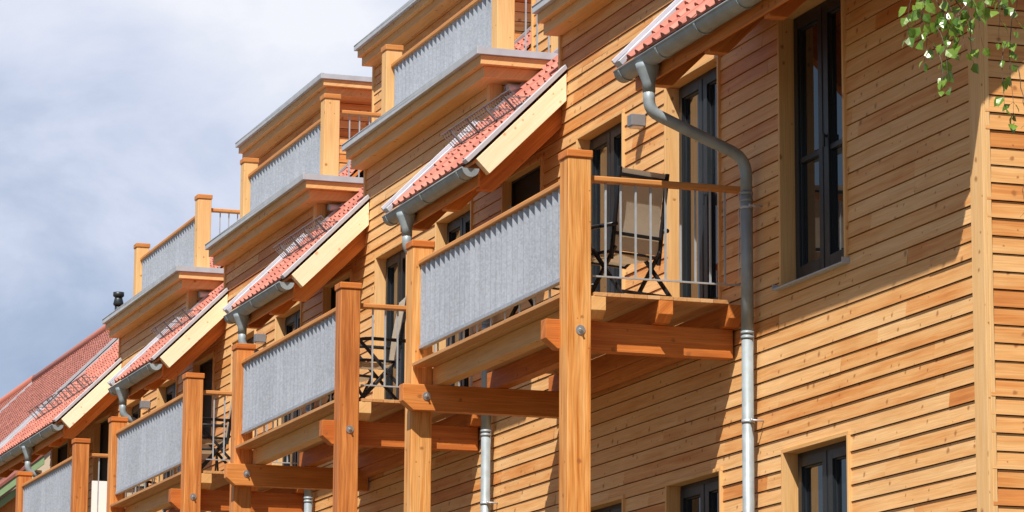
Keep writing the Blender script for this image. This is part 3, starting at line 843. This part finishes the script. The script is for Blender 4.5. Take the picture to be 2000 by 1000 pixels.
w = MB(); w.prism([(-2.7, gz(-2.7) - .25), (1.15, gz(1.15) - .25), (1.15, gz(1.15) - .42), (-2.7, gz(-2.7) - .42)], 'x', -40.16, -40.1, (0, 1, sl)); gpart(w, 'bargeboard', 'green', .01)
w = MB(); w.box(-40.24, -40.08, 1.36, 1.50, GZ, gz(1.4) - .20, 'z', .2); gpart(w, 'post', 'trim', .01)
w = MB(); w.prism([(-2.8, gz(-2.8) + .07), (1.53, gz(1.53) + .07), (1.53, gz(1.53) + .002), (-2.8, gz(-2.8) + .002)], 'x', -43.2, -39.98); gpart(w, 'roof', 'fartile')

# ================================================================== GROUND
g = MB(); g.face([(-1500, -1500, GZ), (1500, -1500, GZ), (1500, 1500, GZ), (-1500, 1500, GZ)])
tag(g.build('ground', 'grass'), kind='structure')

# ================================================================== TREES
def leaf(mb, p, d, nrm, L, W, c):
    """one ovate leaf: base p, pointing along d, folded a little along its midrib"""
    d = d.normalized(); s = d.cross(nrm).normalized(); n = s.cross(d)
    tip = p + d * L - n * L * .12
    a, b_ = p + d * L * .36, p + d * L * .70 - n * L * .03
    l1, l2 = a + s * W * .5 + n * W * .13, b_ + s * W * .34 + n * W * .08
    r1, r2 = a - s * W * .5 + n * W * .13, b_ - s * W * .34 + n * W * .08
    mb.face([p, r1, a], None, c, False); mb.face([p, a, l1], None, c, False)
    mb.face([a, r1, r2, b_], None, c, False); mb.face([a, b_, l2, l1], None, c, False)
    mb.face([b_, r2, tip], None, c, False); mb.face([b_, tip, l2], None, c, False)
RB = random.Random(21)
birch = thing('birch_tree', 'birch tree whose drooping leafy twigs hang into the top right corner', 'tree', (8.6, 1.4, GZ))
BL_ = Vector((8.6, 1.4, GZ))
tr = MB(); tr.tube([(8.6, 1.4, GZ), (8.62, 1.42, -3), (8.55, 1.35, 0), (8.6, 1.2, 2.5), (8.65, 1.1, 5.0), (8.6, 1.1, 7.2)], [.16, .14, .12, .09, .06, .02], 12)
o = tr.build('trunk', 'birchbark', birch); o.location = -BL_
br = MB(); lv = MB()
def twig(p0, path_len, droop, dens, side=0.0, lsize=.05, stopz=None):
    p = Vector(p0); d = Vector((RB.uniform(-.3, .3), RB.uniform(-.35, .35) + side, -.2)).normalized()
    pts = [p.copy()]; n = max(4, int(path_len / .06))
    for i in range(n):
        d = (d + Vector((RB.uniform(-.16, .16), RB.uniform(-.16, .16), -droop))).normalized()
        p = p + d * path_len / n; pts.append(p.copy())
        if i > 0 and RB.random() < dens:
            for _ in range(RB.choice((1, 1, 2))):
                a = RB.uniform(0, 6.28)
                ld = Vector((math.cos(a) * .75, math.sin(a) * .75, -RB.uniform(.5, 1.4)))
                q = p + ld.normalized() * RB.uniform(.01, .03)
                br.tube([p, q], .0011, 4, False)
                nr = Vector((RB.uniform(-.2, 1.0), RB.uniform(-1, .3), RB.uniform(.1, 1.1)))
                s = lsize * RB.uniform(.7, 1.2)
                leaf(lv, q, ld, nr, s, s * .80, (RB.random(), RB.random()))
    br.tube(pts, [.0035 * (1 - .75 * i / (len(pts) - 1)) for i in range(len(pts))], 5)
    return pts
# limb reaching over the top of the picture
limb = [(8.6, 1.2, 2.4), (8.5, .5, 2.1), (8.35, -.5, 1.75), (8.15, -1.4, 1.25), (8.0, -2.0, .85), (7.95, -2.3, .62)]
br.tube(limb, [.035, .03, .022, .015, .009, .004], 8)
br.tube([(8.35, -.5, 1.75), (8.1, -1.2, 1.1), (8.0, -1.55, .75)], [.016, .009, .004], 6)
# twigs in view (two clusters and two thin hanging ends)
for i in range(14): twig((8 + RB.uniform(-.18, .18), -2.0 + RB.uniform(-.15, .20), .80 + RB.uniform(-.2, .12)), RB.uniform(.30, .62), .32, .85, lsize=.074)
for i in range(7): twig((8 + RB.uniform(-.15, .15), -1.93 + RB.uniform(-.1, .1), .42 + RB.uniform(-.06, .1)), RB.uniform(.22, .34), .3, .9, lsize=.078)
twig((8.0, -2.08, .30), .42, .5, .85, lsize=.074); twig((8.0, -2.10, .18), .30, .6, .8, lsize=.05)
for i in range(6): twig((8 + RB.uniform(-.1, .1), -1.55 + RB.uniform(-.14, .06), .75 + RB.uniform(-.1, .1)), RB.uniform(.3, .5), .3, .6, lsize=.070)
twig((8.0, -1.56, .45), .70, .6, .72, lsize=.070); twig((7.98, -1.60, .25), .5, .6, .7, lsize=.070)
# a long bare twig along the right edge
pb = [Vector((8.0, -1.54, .1))]
for i in range(26): pb.append(pb[-1] + Vector((RB.uniform(-.01, .01), RB.uniform(-.010, .014), -.045)))
br.tube(pb, [.003 * (1 - .7 * i / 26) for i in range(27)], 5)
for i in range(8, 25, 3): br.tube([pb[i], pb[i] + Vector((0, RB.choice((-1, 1)) * .03, -.03))], .0012, 4)
# the rest of the crown, out of the picture
for i in range(190):
    a = RB.uniform(0, 6.28); rr = RB.uniform(.2, 1.9); z = RB.uniform(2.6, 7.2)
    rr *= 1.0 if z < 5 else (7.6 - z) / 2.6
    twig((8.7 + rr * math.cos(a), 1.6 + rr * math.sin(a), z), RB.uniform(.4, .9), .25, .55, lsize=.06)
for i in range(14):
    a = RB.uniform(0, 6.28); z = RB.uniform(2, 6.0)
    br.tube([(8.6, 1.2, z), (8.6 + .8 * math.cos(a), 1.3 + .8 * math.sin(a), z + .6), (8.7 + 1.6 * math.cos(a), 1.5 + 1.6 * math.sin(a), z + .7)], [.03, .018, .005], 6)
o = br.build('branch', 'bark', birch); o.location = -BL_
o = lv.build('leaves', 'leaf', birch); o.location = -BL_

# ================================================================== LIGHT
sv = Vector((1.14, -1.0, 2.13)).normalized()
el = math.asin(sv.z); azr = math.atan2(sv.x, sv.y)     # azimuth measured from +Y towards +X
sun = bpy.data.lights.new('sun', 'SUN'); sun.energy = 5.0; sun.angle = math.radians(.5); sun.color = (1.0, .93, .82)
so = bpy.data.objects.new('sun', sun); COL.objects.link(so)
so.rotation_euler = sv.to_track_quat('Z', 'Y').to_euler(); so.location = (30, -30, 40)
W = bpy.data.worlds.new('World'); S.world = W; W.use_nodes = True
nt = W.node_tree; nt.nodes.clear()
out = nt.nodes.new('ShaderNodeOutputWorld')
sky = nt.nodes.new('ShaderNodeTexSky'); sky.sky_type = 'NISHITA'; sky.sun_disc = False
sky.sun_elevation = el; sky.sun_rotation = azr; sky.air_density = 1.0; sky.dust_density = 1.2
bg = nt.nodes.new('ShaderNodeBackground'); bg.inputs['Strength'].default_value = .05; sky.ozone_density = 1.5
nt.links.new(sky.outputs[0], bg.inputs[0])
tc = nt.nodes.new('ShaderNodeTexCoord')
sp = nt.nodes.new('ShaderNodeSeparateXYZ'); nt.links.new(tc.outputs['Generated'], sp.inputs[0])
dirv = tc.outputs['Generated']
n1 = noise(nt, dirv, 4.2, 6, .52, .35)           # broad cloud masses
mpn = nt.nodes.new('ShaderNodeMapping'); mpn.inputs['Scale'].default_value = (9, 9, 15); mpn.inputs['Location'].default_value = (2.3, .4, 1.1)
nt.links.new(dirv, mpn.inputs[0])
n2 = noise(nt, mpn.outputs[0], 1.0, 7, .56, .3)
dot = nt.nodes.new('ShaderNodeVectorMath'); dot.operation = 'DOT_PRODUCT'; nt.links.new(dirv, dot.inputs[0])
bv = Vector((-.93, .36, .20)).normalized(); dot.inputs[1].default_value = bv
bank = nt.nodes.new('ShaderNodeMapRange'); bank.interpolation_type = 'SMOOTHSTEP'; nt.links.new(dot.outputs['Value'], bank.inputs[0])
bank.inputs['From Min'].default_value = .58; bank.inputs['From Max'].default_value = .97; bank.inputs['To Min'].default_value = 0; bank.inputs['To Max'].default_value = .42
cf = math_n(nt, 'ADD', n1, bank.outputs[0])
cover = ramp(nt, cf, [(.56, (.03, .03, .03)), (.82, (.97, .97, .97))])
lift = math_n(nt, 'MULTIPLY_ADD', sp.outputs[2], 3.4, -.60)
bf = math_n(nt, 'ADD', n2, lift)
bright = ramp(nt, bf, [(.18, (.24, .33, .49)), (.40, (.44, .54, .73)), (.58, (.70, .76, .93)), (.80, (.96, .98, 1.05))])
bg2 = nt.nodes.new('ShaderNodeBackground'); bg2.inputs['Strength'].default_value = .70
nt.links.new(bright, bg2.inputs[0])
mx = nt.nodes.new('ShaderNodeMixShader'); nt.links.new(cover, mx.inputs[0]); nt.links.new(bg.outputs[0], mx.inputs[1]); nt.links.new(bg2.outputs[0], mx.inputs[2])
nt.links.new(mx.outputs[0], out.inputs[0])

# ================================================================== CAMERA
cam = bpy.data.cameras.new('camera'); co = bpy.data.objects.new('camera', cam); COL.objects.link(co)
r_ = Vector((.3187141, .94783177, .00602218)); u_ = Vector((.17714517, -.06580528, .98198231)); f_ = Vector((-.93115032, .31190481, .18887689))
mat = Matrix((r_, u_, -f_)).transposed().to_4x4(); mat.translation = Vector((25.5281, -10.6224, -4.5998))
co.matrix_world = mat
cam.sensor_width = 36; cam.lens = 6491.0 / 2000 * 36; cam.shift_y = -75.175 / 2000
cam.clip_start = .1; cam.clip_end = 4000
S.camera = co
S.view_settings.view_transform = 'Standard'; S.view_settings.look = 'None'; S.view_settings.exposure = .46; S.view_settings.gamma = 1
